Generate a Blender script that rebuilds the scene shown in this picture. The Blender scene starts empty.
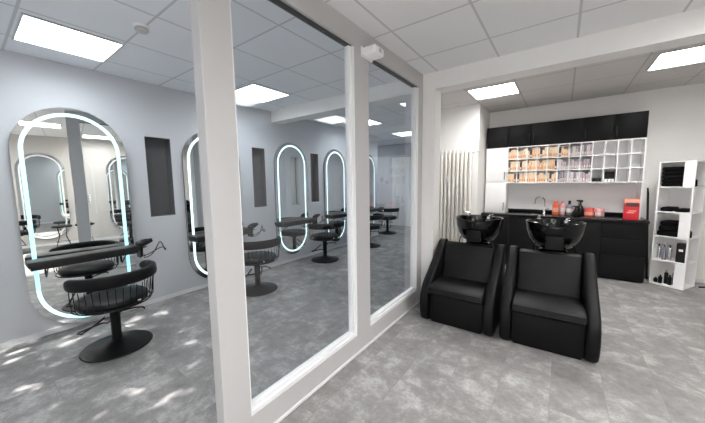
import bpy, bmesh, math, random
from mathutils import Vector, Matrix
random.seed(7)
PI = math.pi
R = math.radians
scene = bpy.context.scene
C = scene.collection

# ------------------------------------------------------------------ camera
F_PX, PITCH, ROLL, YAW = 287.5, R(5.84), R(-0.77), R(-36.1)
cam_d = bpy.data.cameras.new('camera')
cam_d.sensor_width = 36.0
cam_d.lens = 36.0 * F_PX / 705.0
cam_d.clip_start = 0.02
cam = bpy.data.objects.new('camera', cam_d)
C.objects.link(cam)
_fw = Vector((math.sin(YAW) * math.cos(PITCH), math.cos(YAW) * math.cos(PITCH), -math.sin(PITCH)))
_rt = Vector((math.cos(YAW), -math.sin(YAW), 0))
_up = _rt.cross(_fw)
_r2 = _rt * math.cos(ROLL) + _up * math.sin(ROLL)
_u2 = -_rt * math.sin(ROLL) + _up * math.cos(ROLL)
M = Matrix((( _r2.x, _u2.x, -_fw.x, 0), (_r2.y, _u2.y, -_fw.y, 0), (_r2.z, _u2.z, -_fw.z, 1.5), (0, 0, 0, 1)))
cam.matrix_world = M
scene.camera = cam

# ------------------------------------------------------------------ world, sun, exposure
world = bpy.data.worlds.new('daylight')
scene.world = world
world.use_nodes = True
bg = world.node_tree.nodes['Background']
bg.inputs[0].default_value = (0.80, 0.90, 1.0, 1)
bg.inputs[1].default_value = 0.9
sun_d = bpy.data.lights.new('sun', 'SUN')
sun_d.energy = 20.0
sun_d.angle = R(0.45)
sun_d.color = (1.0, 0.97, 0.92)
sun = bpy.data.objects.new('sun', sun_d)
C.objects.link(sun)
SUN_DIR = Vector((-0.12, 1.0, -0.74)).normalized()
sun.rotation_euler = SUN_DIR.to_track_quat('-Z', 'Y').to_euler()
PANEL_LIGHT = 26.0
LED_LIGHT = 1.15
vs = scene.view_settings
vs.view_transform = 'Standard'
vs.look = 'None'
vs.gamma = 1.0
vs.use_curve_mapping = False
vs.exposure = 0.45
scene.cycles.use_denoising = True
scene.cycles.max_bounces = 12
scene.cycles.diffuse_bounces = 6
scene.cycles.glossy_bounces = 6
scene.cycles.transparent_max_bounces = 16
scene.cycles.sample_clamp_indirect = 8.0

# ------------------------------------------------------------------ materials
def new_mat(name):
    m = bpy.data.materials.new(name)
    m.use_nodes = True
    nt = m.node_tree
    return m, nt, nt.nodes['Principled BSDF']

def mat(name, col, rough=0.5, metal=0.0, spec=0.5, noise=0.0, nscale=20, bump=0.0, bscale=80, coat=0.0):
    m, nt, b = new_mat(name)
    b.inputs['Roughness'].default_value = rough
    b.inputs['Metallic'].default_value = metal
    b.inputs['Specular IOR Level'].default_value = spec
    b.inputs['Coat Weight'].default_value = coat
    tc = nt.nodes.new('ShaderNodeTexCoord')
    n = nt.nodes.new('ShaderNodeTexNoise')
    n.inputs['Scale'].default_value = nscale
    n.inputs['Detail'].default_value = 4
    nt.links.new(tc.outputs['Object'], n.inputs['Vector'])
    mr = nt.nodes.new('ShaderNodeMix'); mr.data_type = 'RGBA'
    c = Vector(col)
    mr.inputs['A'].default_value = (*(c * (1 - noise)), 1)
    mr.inputs['B'].default_value = (*[min(1, v * (1 + noise)) for v in c], 1)
    nt.links.new(n.outputs['Fac'], mr.inputs['Factor'])
    nt.links.new(mr.outputs['Result'], b.inputs['Base Color'])
    if bump:
        n2 = nt.nodes.new('ShaderNodeTexNoise')
        n2.inputs['Scale'].default_value = bscale
        n2.inputs['Detail'].default_value = 6
        nt.links.new(tc.outputs['Object'], n2.inputs['Vector'])
        bp = nt.nodes.new('ShaderNodeBump')
        bp.inputs['Strength'].default_value = bump
        bp.inputs['Distance'].default_value = 0.01
        nt.links.new(n2.outputs['Fac'], bp.inputs['Height'])
        nt.links.new(bp.outputs['Normal'], b.inputs['Normal'])
    return m

def emis(name, col, strength, focus=0):
    m, nt, b = new_mat(name)
    b.inputs['Base Color'].default_value = (0.8, 0.8, 0.8, 1)
    b.inputs['Emission Color'].default_value = (*col, 1)
    b.inputs['Emission Strength'].default_value = strength
    if focus:                                       # prismatic diffuser: gives off most of its light straight down
        ge = nt.nodes.new('ShaderNodeNewGeometry'); dt = nt.nodes.new('ShaderNodeVectorMath'); dt.operation = 'DOT_PRODUCT'
        nt.links.new(ge.outputs['Normal'], dt.inputs[0]); nt.links.new(ge.outputs['Incoming'], dt.inputs[1])
        pw_ = nt.nodes.new('ShaderNodeMath'); pw_.operation = 'POWER'; pw_.inputs[1].default_value = focus
        nt.links.new(dt.outputs['Value'], pw_.inputs[0])
        ma = nt.nodes.new('ShaderNodeMath'); ma.operation = 'MULTIPLY_ADD'; ma.inputs[1].default_value = strength; ma.inputs[2].default_value = 1.6
        nt.links.new(pw_.outputs[0], ma.inputs[0]); nt.links.new(ma.outputs[0], b.inputs['Emission Strength'])
    return m

def glass_mat(name, tint, ior=1.46):
    m = bpy.data.materials.new(name); m.use_nodes = True
    nt = m.node_tree; nt.nodes.clear()
    out = nt.nodes.new('ShaderNodeOutputMaterial')
    mix = nt.nodes.new('ShaderNodeMixShader')
    fr = nt.nodes.new('ShaderNodeFresnel')
    ge = nt.nodes.new('ShaderNodeNewGeometry'); ir = nt.nodes.new('ShaderNodeMapRange')
    ir.inputs['To Min'].default_value = ior; ir.inputs['To Max'].default_value = 1 / ior   # the same reflectance on both faces of the sheet
    nt.links.new(ge.outputs['Backfacing'], ir.inputs['Value']); nt.links.new(ir.outputs[0], fr.inputs['IOR'])
    tr = nt.nodes.new('ShaderNodeBsdfTransparent'); tr.inputs[0].default_value = (*tint, 1)
    gl = nt.nodes.new('ShaderNodeBsdfGlossy'); gl.inputs['Roughness'].default_value = 0.0
    gl.inputs[0].default_value = (1, 1, 1, 1)
    nt.links.new(fr.outputs[0], mix.inputs[0])
    nt.links.new(tr.outputs[0], mix.inputs[1]); nt.links.new(gl.outputs[0], mix.inputs[2])
    nt.links.new(mix.outputs[0], out.inputs[0])
    return m

def floor_mat():
    m, nt, b = new_mat('stone_look_vinyl')
    L = nt.links
    tc = nt.nodes.new('ShaderNodeTexCoord')
    mp = nt.nodes.new('ShaderNodeMapping'); mp.inputs['Rotation'].default_value = (0, 0, R(90))
    L.new(tc.outputs['Object'], mp.inputs['Vector'])
    br = nt.nodes.new('ShaderNodeTexBrick')
    br.offset = 0.5
    br.inputs['Scale'].default_value = 1.0
    br.inputs['Brick Width'].default_value = 0.62
    br.inputs['Row Height'].default_value = 0.31
    br.inputs['Mortar Size'].default_value = 0.0016
    br.inputs['Mortar Smooth'].default_value = 0.3
    br.inputs['Color1'].default_value = (0.0, 0.0, 0.0, 1)
    br.inputs['Color2'].default_value = (1, 1, 1, 1)
    br.inputs['Mortar'].default_value = (0.5, 0.5, 0.5, 1)
    L.new(mp.outputs[0], br.inputs['Vector'])
    # each tile shows its own cut of the pattern
    sc = nt.nodes.new('ShaderNodeVectorMath'); sc.operation = 'SCALE'; sc.inputs['Scale'].default_value = 7.0
    L.new(br.outputs['Color'], sc.inputs[0])
    ad = nt.nodes.new('ShaderNodeVectorMath'); ad.operation = 'ADD'
    L.new(tc.outputs['Object'], ad.inputs[0]); L.new(sc.outputs[0], ad.inputs[1])
    n1 = nt.nodes.new('ShaderNodeTexNoise'); n1.inputs['Scale'].default_value = 3.6; n1.inputs['Detail'].default_value = 12; n1.inputs['Roughness'].default_value = 0.79
    n1.inputs['Distortion'].default_value = 0.15
    L.new(ad.outputs[0], n1.inputs['Vector'])
    n2 = nt.nodes.new('ShaderNodeTexNoise'); n2.inputs['Scale'].default_value = 1.3; n2.inputs['Detail'].default_value = 3
    L.new(tc.outputs['Object'], n2.inputs['Vector'])
    cr = nt.nodes.new('ShaderNodeValToRGB')
    cr.color_ramp.elements[0].position = 0.28; cr.color_ramp.elements[0].color = (0.14, 0.136, 0.134, 1)
    cr.color_ramp.elements[1].position = 0.74; cr.color_ramp.elements[1].color = (0.60, 0.58, 0.575, 1)
    e = cr.color_ramp.elements.new(0.5); e.color = (0.25, 0.241, 0.238, 1)
    L.new(n1.outputs['Fac'], cr.inputs['Fac'])
    mx = nt.nodes.new('ShaderNodeMix'); mx.data_type = 'RGBA'; mx.blend_type = 'MULTIPLY'
    mx.inputs['Factor'].default_value = 1.0
    r2 = nt.nodes.new('ShaderNodeMapRange'); r2.inputs['To Min'].default_value = 0.85; r2.inputs['To Max'].default_value = 1.15
    L.new(n2.outputs['Fac'], r2.inputs['Value'])
    L.new(cr.outputs['Color'], mx.inputs['A']); L.new(r2.outputs[0], mx.inputs['B'])
    mm = nt.nodes.new('ShaderNodeMix'); mm.data_type = 'RGBA'
    mm.inputs['B'].default_value = (0.14, 0.14, 0.14, 1)
    mf = nt.nodes.new('ShaderNodeMath'); mf.operation = 'MULTIPLY'; mf.inputs[1].default_value = 0.35
    L.new(br.outputs['Fac'], mf.inputs[0])
    L.new(mf.outputs[0], mm.inputs['Factor']); L.new(mx.outputs['Result'], mm.inputs['A'])
    L.new(mm.outputs['Result'], b.inputs['Base Color'])
    b.inputs['Roughness'].default_value = 0.5; b.inputs['Specular IOR Level'].default_value = 0.35
    bp = nt.nodes.new('ShaderNodeBump'); bp.inputs['Strength'].default_value = 0.12; bp.inputs['Distance'].default_value = 0.01
    L.new(n1.outputs['Fac'], bp.inputs['Height']); L.new(bp.outputs['Normal'], b.inputs['Normal'])
    return m

def ceil_mat(name, ox, oy, col):
    m, nt, b = new_mat(name)
    L = nt.links
    tc = nt.nodes.new('ShaderNodeTexCoord')
    mp = nt.nodes.new('ShaderNodeMapping'); mp.inputs['Location'].default_value = (-ox, -oy, 0)
    L.new(tc.outputs['Object'], mp.inputs['Vector'])
    br = nt.nodes.new('ShaderNodeTexBrick')
    br.offset = 0.0
    br.inputs['Scale'].default_value = 1.0
    br.inputs['Brick Width'].default_value = 0.625
    br.inputs['Row Height'].default_value = 0.625
    br.inputs['Mortar Size'].default_value = 0.009
    br.inputs['Mortar Smooth'].default_value = 0.0
    br.inputs['Color1'].default_value = (*col, 1)
    br.inputs['Color2'].default_value = (*[c * 0.97 for c in col], 1)
    br.inputs['Mortar'].default_value = (*[c * 0.70 for c in col], 1)
    L.new(mp.outputs[0], br.inputs['Vector'])
    n = nt.nodes.new('ShaderNodeTexNoise'); n.inputs['Scale'].default_value = 140; n.inputs['Detail'].default_value = 3
    L.new(tc.outputs['Object'], n.inputs['Vector'])
    bp = nt.nodes.new('ShaderNodeBump'); bp.inputs['Strength'].default_value = 0.15; bp.inputs['Distance'].default_value = 0.003
    L.new(n.outputs['Fac'], bp.inputs['Height']); L.new(bp.outputs['Normal'], b.inputs['Normal'])
    L.new(br.outputs['Color'], b.inputs['Base Color'])
    b.inputs['Roughness'].default_value = 0.9
    return m

M_wall = mat('white_wall_paint', (0.88, 0.865, 0.845), 0.7, bump=0.08, bscale=60, noise=0.01)
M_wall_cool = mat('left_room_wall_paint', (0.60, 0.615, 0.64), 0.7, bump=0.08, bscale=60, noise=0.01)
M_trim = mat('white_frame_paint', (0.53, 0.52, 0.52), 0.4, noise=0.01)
M_bead = mat('white_glazing_bead', (0.86, 0.865, 0.87), 0.35)
M_base = mat('white_baseboard', (0.78, 0.78, 0.79), 0.45)
M_niche = mat('grey_niche_paint', (0.13, 0.13, 0.135), 0.8, noise=0.05)
M_floor = floor_mat()
M_ceil_l = ceil_mat('left_ceiling_tiles', -1.865, 0.985, (0.88, 0.90, 0.94))
M_ceil_r = ceil_mat('right_ceiling_tiles', 0.045, 0.985, (0.86, 0.86, 0.86))
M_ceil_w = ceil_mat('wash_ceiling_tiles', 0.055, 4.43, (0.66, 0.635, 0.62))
M_glass = glass_mat('partition_glass', (0.955, 0.965, 0.975))
M_wglass = glass_mat('window_glass', (0.98, 0.98, 0.98))
M_gasket = mat('dark_gasket', (0.05, 0.05, 0.05), 0.5)
M_panel = emis('light_panel_diffuser', (1.0, 0.985, 0.97), PANEL_LIGHT, 1.0)
M_led = emis('mirror_light_band', (0.22, 0.70, 0.80), LED_LIGHT * .85)
M_panel_l = emis('cool_light_panel_diffuser', (0.90, 0.955, 1.0), PANEL_LIGHT * .57, 1.1)
M_led_w = emis('white_mirror_light_band', (0.62, 0.88, 0.88), LED_LIGHT)
M_led_off = mat('frosted_band', (0.85, 0.85, 0.82), 0.5)
M_mirror = mat('mirror_silver', (0.86, 0.88, 0.87), 0.0, metal=1.0)
M_edge = mat('mirror_side_metal', (0.30, 0.31, 0.32), 0.35, metal=0.8)
M_bwood = mat('black_wood', (0.022, 0.021, 0.022), 0.36, spec=0.4, noise=0.35, nscale=12, bump=0.1, bscale=30)
M_leather = mat('black_leather', (0.0035, 0.0035, 0.004), 0.46, spec=0.22, noise=0.15, bump=0.25, bscale=140)
M_leather_mid = mat('black_leather_satin', (0.0045, 0.0045, 0.005), 0.45, spec=0.25, noise=0.15, bump=0.25, bscale=140)
M_bmetal = mat('black_metal', (0.005, 0.005, 0.0055), 0.42, spec=0.22)
M_gloss = mat('black_gloss_ceramic', (0.003, 0.003, 0.0035), 0.14, spec=0.35)
M_chrome = mat('chrome', (0.82, 0.82, 0.84), 0.12, metal=1.0)
M_plastic = mat('black_plastic', (0.006, 0.006, 0.0065), 0.4, spec=0.35)
M_cab = mat('black_cabinet_front', (0.010, 0.0098, 0.010), 0.45, spec=0.12, noise=0.1)
M_counter = mat('black_worktop', (0.006, 0.006, 0.0065), 0.2, spec=0.35, noise=0.2)
M_white = mat('white_laminate', (0.95, 0.945, 0.94), 0.4)
M_rad = mat('cream_radiator_enamel', (0.82, 0.79, 0.73), 0.35)
M_towel = mat('black_towel', (0.006, 0.006, 0.0065), 0.95, spec=0.1, noise=0.4, nscale=60, bump=0.6, bscale=200)
M_fabric_w = mat('white_sheer_curtain', (0.82, 0.83, 0.84), 0.8)

# ------------------------------------------------------------------ mesh helpers
class MB:
    def __init__(s): s.bm = bmesh.new()
    def _merge(s, t):
        me = bpy.data.meshes.new('t'); t.to_mesh(me); t.free(); s.bm.from_mesh(me); bpy.data.meshes.remove(me)
    def box(s, x0, x1, y0, y1, z0, z1, bev=0.0, seg=2, mtx=None):
        t = bmesh.new(); bmesh.ops.create_cube(t, size=1)
        for v in t.verts:
            v.co = Vector((x0 + (v.co.x + .5) * (x1 - x0), y0 + (v.co.y + .5) * (y1 - y0), z0 + (v.co.z + .5) * (z1 - z0)))
        if bev: bmesh.ops.bevel(t, geom=t.edges[:], offset=bev, segments=seg, affect='EDGES', profile=0.5)
        if mtx: t.transform(mtx)
        s._merge(t); return s
    def prism(s, pts, axis, a, b, bev=0.0, seg=2, mtx=None):
        # pts in the plane normal to axis; 'x': (y,z)  'y': (x,z)  'z': (x,y)
        t = bmesh.new()
        def P(p, k):
            return {'x': (k, p[0], p[1]), 'y': (p[0], k, p[1]), 'z': (p[0], p[1], k)}[axis]
        lo = [t.verts.new(P(p, a)) for p in pts]; hi = [t.verts.new(P(p, b)) for p in pts]
        t.faces.new(lo); t.faces.new(hi[::-1])
        n = len(pts)
        for i in range(n): t.faces.new((lo[i], hi[i], hi[(i + 1) % n], lo[(i + 1) % n]))
        bmesh.ops.recalc_face_normals(t, faces=t.faces)
        if bev:
            rim = [e for e in t.edges if all(abs(f.normal['xyz'.index(axis)]) > .9 for f in e.link_faces) is False and
                   any(abs(f.normal['xyz'.index(axis)]) > .9 for f in e.link_faces)]
            bmesh.ops.bevel(t, geom=rim, offset=bev, segments=seg, affect='EDGES', profile=0.5)
        if mtx: t.transform(mtx)
        s._merge(t); return s
    def lathe(s, prof, n=32, cx=0, cy=0, sx=1, sy=1, closed=False, mtx=None):
        t = bmesh.new(); rings = []
        for r, z in prof:
            if r < 1e-6: rings.append([t.verts.new((cx, cy, z))])
            else: rings.append([t.verts.new((cx + sx * r * math.cos(2 * PI * i / n), cy + sy * r * math.sin(2 * PI * i / n), z)) for i in range(n)])
        pairs = list(zip(rings, rings[1:]))
        if closed: pairs.append((rings[-1], rings[0]))
        for A, B in pairs:
            for i in range(n):
                j = (i + 1) % n
                if len(A) == 1 and len(B) > 1: t.faces.new((A[0], B[i], B[j]))
                elif len(B) == 1 and len(A) > 1: t.faces.new((A[i], B[0], A[j]))
                elif len(A) > 1: t.faces.new((A[i], B[i], B[j], A[j]))
        bmesh.ops.recalc_face_normals(t, faces=t.faces)
        if mtx: t.transform(mtx)
        s._merge(t); return s
    def sweep(s, path, prof, closed=False, up=Vector((0, 0, 1)), caps=True, scales=None):
        # prof: list of (side, up) offsets
        path = [Vector(p) for p in path]; t = bmesh.new(); rings = []; n = len(path)
        for i, p in enumerate(path):
            if closed: d = path[(i + 1) % n] - path[i - 1]
            else: d = path[min(i + 1, n - 1)] - path[max(i - 1, 0)]
            d.normalize()
            u = up if abs(d.dot(up)) < .95 else Vector((1, 0, 0))
            side = d.cross(u).normalized(); uu = side.cross(d).normalized()
            k = scales[i] if scales else 1
            rings.append([t.verts.new(p + side * a * k + uu * b * k) for a, b in prof])
        m = len(prof)
        for i in range(n if closed else n - 1):
            A, B = rings[i], rings[(i + 1) % n]
            for j in range(m):
                t.faces.new((A[j], A[(j + 1) % m], B[(j + 1) % m], B[j]))
        if caps and not closed:
            t.faces.new(rings[0]); t.faces.new(rings[-1][::-1])
        bmesh.ops.recalc_face_normals(t, faces=t.faces)
        s._merge(t); return s
    def tube(s, path, r, n=8, closed=False):
        return s.sweep(path, [(r * math.cos(2 * PI * i / n), r * math.sin(2 * PI * i / n)) for i in range(n)], closed)
    def build(s, name, m, parent=None, smooth=True, label=None):
        me = bpy.data.meshes.new(name); s.bm.to_mesh(me); s.bm.free()
        me.materials.append(m)
        if smooth:
            for p in me.polygons: p.use_smooth = True
            me.set_sharp_from_angle(angle=R(38))
        o = bpy.data.objects.new(name, me); C.objects.link(o)
        if parent: o.parent = parent
        if label: o['label'] = label
        return o

def thing(name, label, cat, loc=(0, 0, 0), rz=0, group=None):
    o = bpy.data.objects.new(name, None); C.objects.link(o)
    o.empty_display_size = 0.1
    o.location = loc; o.rotation_euler = (0, 0, rz)
    o['label'] = label; o['category'] = cat
    if group: o['group'] = group
    return o
def tag(o, label, cat, group=None):
    o['label'] = label; o['category'] = cat
    if group: o['group'] = group
    return o
def struct(name, mb, m, parent=None, smooth=True):
    o = mb.build(name, m, parent, smooth)
    if not parent: o['kind'] = 'structure'
    return o
def sroot(name):
    o = bpy.data.objects.new(name, None); C.objects.link(o); o['kind'] = 'structure'; return o
def dup(root, loc, rz, label, group=None, scale=None):
    r = root.copy(); C.objects.link(r); r.location = loc; r.rotation_euler = (0, 0, rz); r['label'] = label
    if group: r['group'] = group
    if scale: r.scale = scale
    for ch in list(root.children):
        c = ch.copy(); C.objects.link(c); c.parent = r
        for g in list(ch.children):
            d = g.copy(); C.objects.link(d); d.parent = c
    return r
def arc(cx, cy, r, a0, a1, n):
    return [(cx + r * math.cos(a0 + (a1 - a0) * i / n), cy + r * math.sin(a0 + (a1 - a0) * i / n)) for i in range(n + 1)]

# ------------------------------------------------------------------ dimensions
XL, XP0, XP1, XR = -4.15, -1.46, -1.38, 2.30
YF = -1.80
HC, HW = 2.735, 2.79
YB0, YB1 = 3.33, 3.53          # beam
YW = 6.15                      # back wall of the wash area
YFAR = 8.8

# ------------------------------------------------------------------ structure
struct('floor', MB().box(-6.3, 2.5, -2.0, 9.0, -0.1, 0.0), M_floor, smooth=False)
struct('ceiling', MB().prism([(-6.3, -2.0), (-1.42, -2.0), (-1.42, 3.5), (-2.04, 5.32), (-2.04, 9.0), (-6.3, 9.0)], 'z', HC, HC + .1), M_ceil_l, smooth=False)
struct('ceiling_front', MB().box(-1.42, 2.5, -2.0, YB0 + .1, HC, HC + .1), M_ceil_r, smooth=False)
struct('ceiling_back', MB().box(-1.30, 2.5, YB1 - .1, 6.4, HW, HW + .1).prism([(-1.42, 3.5), (-1.30, 3.5), (-1.30, 6.4), (-2.04, 6.4), (-2.04, 5.32)], 'z', HW, HW + .1), M_ceil_w, smooth=False)

NICHES = [(1.405, 1.69), (2.91, 3.16), (4.27, 4.50)]
NZ0, NZ1 = 1.10, 2.09
wl = MB()
ys = [YF - .2]
for a, b in NICHES: ys += [a, b]
ys.append(6.9)
for i in range(0, len(ys), 2): wl.box(XL - .15, XL, ys[i], ys[i + 1], 0, HC)
for a, b in NICHES:
    wl.box(XL - .15, XL, a, b, 0, NZ0); wl.box(XL - .15, XL, a, b, NZ1, HC); wl.box(XL - .15, XL - .13, a, b, NZ0, NZ1)
wl.box(-6.3, XL - .15, 6.75, 6.9, 0, HC)
struct('wall_left', wl, M_wall_cool, smooth=False)
for k, (a, b) in enumerate(NICHES):
    t = .006; x0, x1 = XL - .13, XL - .001
    m = MB().box(x0, x0 + t, a, b, NZ0, NZ1).box(x0 + t, x1, a, a + t, NZ0, NZ1).box(x0 + t, x1, b - t, b, NZ0, NZ1)
    m.box(x0 + t, x1, a + t, b - t, NZ0, NZ0 + t).box(x0 + t, x1, a + t, b - t, NZ1 - t, NZ1)
    struct('trim_%d' % (k + 1), m, M_niche, smooth=False)
struct('wall_far', MB().box(-6.3, -1.9, YFAR, YFAR + .15, 0, HC).box(-6.3, -6.15, 6.9, YFAR, 0, HC), M_wall_cool, smooth=False)
# wall between the left room and the wash area: from behind the pillar outwards, with a window past the radiator wall
dv = MB()
dv.prism([(-1.46, 3.53), (-1.40, 3.53), (-1.98, 5.32), (-2.10, 5.32)], 'z', 0, HC).prism([(-1.45, 3.53), (-1.40, 3.53), (-1.98, 5.32), (-2.03, 5.32)], 'z', HC, HW)
dv.box(-2.10, -1.98, 5.32, 5.50, 0, HC).box(-2.10, -1.98, 5.80, 9.0, 0, HC)
dv.box(-2.10, -1.98, 5.50, 5.80, 0, .85).box(-2.10, -1.98, 5.50, 5.80, 2.25, HC)
struct('wall_middle', dv, M_wall_cool, smooth=False)
w = sroot('window_5')
MB().box(-2.08, -2.0, 5.50, 5.54, .85, 2.25).box(-2.08, -2.0, 5.76, 5.80, .85, 2.25).box(-2.08, -2.0, 5.54, 5.76, .85, .89).box(-2.08, -2.0, 5.54, 5.76, 2.21, 2.25).build('window_frame', M_trim, w, smooth=False)
MB().box(-2.045, -2.035, 5.54, 5.76, .89, 2.21).build('pane', M_wglass, w, smooth=False)
struct('wall_right', MB().box(XR, XR + .15, -2.0, 6.4, 0, HW), mat('warm_wall_paint', (0.60, 0.575, 0.54), 0.7), smooth=False)
# back wall of the wash area and the projecting radiator wall
struct('wall_back', MB().box(-1.19, XR, YW, YW + .15, 0, HW).box(-1.98, -1.19, 5.32, YW + .15, 0, HW), M_wall, smooth=False)
# front wall with two shop windows
fw = MB()
WL = (-3.95, -1.65, .15, 2.45); WR = (-.9, 1.9, .35, 1.75)
fw.box(XL, WL[0], YF - .15, YF, 0, HC).box(WL[1], WR[0], YF - .15, YF, 0, HC).box(WR[1], XR, YF - .15, YF, 0, HC)
for wq in (WL, WR): fw.box(wq[0], wq[1], YF - .15, YF, 0, wq[2]).box(wq[0], wq[1], YF - .15, YF, wq[3], HC)
struct('wall_front', fw, M_wall, smooth=False)
for k, wq in enumerate((WL, WR)):
    w = sroot('window_%d' % (k + 3)); f = MB(); t = .05; a, b, c, d = wq; y0, y1 = YF - .11, YF - .04
    f.box(a, a + t, y0, y1, c, d).box(b - t, b, y0, y1, c, d).box(a + t, b - t, y0, y1, c, c + t).box(a + t, b - t, y0, y1, d - t, d)
    mx = (a + b) / 2; f.box(mx - .03, mx + .03, y0, y1, c + t, d - t)
    f.build('window_frame', M_trim, w, smooth=False)
    MB().box(a + t, mx - .03, YF - .08, YF - .07, c + t, d - t).build('pane', M_wglass, w, smooth=False)
    MB().box(mx + .03, b - t, YF - .08, YF - .07, c + t, d - t).build('pane', M_wglass, w, smooth=False)
# beam across both rooms and pillar
struct('trim_4', MB().box(XL, XR, YB0, YB1, 2.55, HC + .09), M_wall, smooth=False)
struct('trim_5', MB().box(XP0, -1.232, YB0, YB1, 0, 2.55), M_wall, smooth=False)
# partition: near post, middle post, rails
P1 = (.883, 1.947); P2 = (2.15, 3.21); GZ0, GZ1 = .165, 2.572
pw = MB()
pw.box(XP0, XP1, .722, P1[0], 0, HC, bev=.004)
pw.box(XP0, XP1, P1[1], P2[0], GZ0, GZ1)
pw.box(XP0, XP1, P2[1], YB0, GZ0, GZ1)
pw.box(XP0, XP1, P1[0], YB0, GZ1, HC)
pw.box(XP0, XP1, P1[0], YB0, 0, GZ0)
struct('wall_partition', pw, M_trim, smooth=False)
struct('trim_6', MB().box(XP1, XP1 + .014, .9, YB0, 0, .022, bev=.004).box(XP0 - .012, XP0, .74, YB0, 0, .022), M_base)
for k, (a, b) in enumerate((P1, P2)):
    w = sroot('window_%d' % (k + 1)); f = MB(); xs = (XP0 + .012, XP1 - .012)
    # outer bead and stepped inner bead
    for t0, t1, x0, x1 in ((0, .026, XP0 + .003, XP1 - .003), (.026, .050, XP0 + .020, XP1 - .020)):
        ya, yb, za, zb = a + t0, b - t0, GZ0 + t0, GZ1 - .012
        ya2, yb2, za2 = a + t1, b - t1, GZ0 + t1
        if k == 0:                                # the glass meets the near post with a slim bead
            ya, ya2 = (a, a + .006)
        else:
            ya, ya2 = (a, a + .006)
        f.box(x0, x1, ya, ya2, za, zb).box(x0, x1, yb2, yb, za, zb).box(x0, x1, ya2, yb2, za, za2)
    f.build('window_frame', M_bead, w, smooth=False)
    MB().box(XP0 + .02, XP1 - .02, a, b, GZ1 - .010, GZ1).build('gasket', M_gasket, w, smooth=False)
    MB().box(-1.424, -1.416, a + .004, b - .048, GZ0 + .048, GZ1 - .012).build('pane', M_glass, w, smooth=False)
# baseboards
bb = MB()
bb.box(XL, XL + .012, YF, 6.9, 0, .05)
struct('baseboard_left', bb, M_base, smooth=False)
struct('baseboard_far', MB().box(-6.15, -2.1, YFAR - .012, YFAR, 0, .05), M_base, smooth=False)
struct('baseboard_back', MB().box(1.0, XR - .012, YW - .012, YW, 0, .06).box(-1.9, -1.18, 5.308, 5.32, 0, .06), M_base, smooth=False)
struct('baseboard_right', MB().box(XR - .012, XR, YF, YW - .012, 0, .06), M_base, smooth=False)

# ------------------------------------------------------------------ ceiling lights
def ceiling_light(x0, y0, z, label, first=[None, None]):
    if first[0] is None:
        t = thing('ceiling_light', label, 'ceiling light', (x0, y0, z), 0, 'square ceiling light panels')
        f = MB(); s = .3; w_ = .012
        f.box(-s, s, -s, -s + w_, -.012, 0).box(-s, s, s - w_, s, -.012, 0).box(-s, -s + w_, -s + w_, s - w_, -.012, 0).box(s - w_, s, -s + w_, s - w_, -.012, 0)
        f.build('frame', M_trim, t, smooth=False)
        MB().box(-s + w_, s - w_, -s + w_, s - w_, -.009, -.001).build('diffuser', M_panel_l, t, smooth=False)
        first[0] = t; return t
    o = dup(first[0], (x0, y0, z), 0, label)
    if x0 > -1.4:                                   # the right room has warmer panels
        for c_ in o.children:
            if c_.name.startswith('diffuser'):
                if first[1] is None: first[1] = c_.data.copy(); first[1].materials[0] = M_panel
                c_.data = first[1]
    return o
ceiling_light(-3.475, .685, HC, 'glowing square ceiling panel above the nearest lit mirror, left of the near white post')
ceiling_light(-3.45, 2.575, HC, 'glowing square ceiling panel seen through the large glass pane beside the post')
ceiling_light(-3.44, 5.13, HC, 'glowing square ceiling panel just beyond the beam, seen through the narrow glass pane')
ceiling_light(-3.32, 7.0, HC, 'farthest glowing square ceiling panel at the end of the left room')
ceiling_light(-5.1, 7.7, HC, 'added unseen ceiling panel in the far corner, past the end of the mirror wall')  # added lamp, brightens the dim far end of the left room
ceiling_light(-.875, 4.735, HW, 'glowing square ceiling panel above the black wash chairs, near the radiator')
ceiling_light(1.05, 4.72, HW, 'glowing square ceiling panel at the top right corner, near the white shelf tower')
ceiling_light(1.05, 2.575, HC, 'glowing square ceiling panel in the right room in front of the beam')
ceiling_light(1.05, -.4, HC, 'glowing square ceiling panel of the right room, nearest the shop windows')

ceiling_light(.36, .36, HC, 'added unseen ceiling panel of the right room, directly overhead')  # added out of view to lift the floor and cabinets
ceiling_light(1.67, 1.3, HC, 'added unseen ceiling panel of the right room, beside the right wall')  # second added panel, more light for the wash area
ceiling_light(-.27, -.87, HC, 'added unseen ceiling panel of the right room, behind the viewer')  # extra unseen panel, added to brighten the right room and ceiling

# smoke detector
t = thing('smoke_detector', 'white round smoke detector on the grey tiled ceiling', 'smoke detector', (-2.72, .965, HC))
MB().lathe([(0, 0), (.052, 0), (.055, -.006), (.055, -.016), (.05, -.018), (0, -.018)]).build('base', M_white, t)
MB().lathe([(0, -.018), (.042, -.018), (.048, -.026), (.048, -.036), (.036, -.046), (0, -.048)]).build('sensor_head', M_trim, t)
# emergency lamp head on the partition header
t = thing('wall_detector', 'white rounded box fitting high on the middle post of the glass partition', 'wall fitting', (XP1, 2.115, 2.555))
MB().box(0, .012, -.085, .085, -.04, .04, bev=.005).build('back_plate', M_white, t)
MB().box(.012, .135, -.075, .075, -.034, .034, bev=.02, seg=3).build('housing', M_white, t)
MB().lathe([(0, 0), (.016, 0), (.016, .004), (0, .005)], 16, mtx=Matrix.Translation((.135, 0, 0)) @ Matrix.Rotation(PI / 2, 4, 'Y')).build('lens', M_trim, t)

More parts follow.
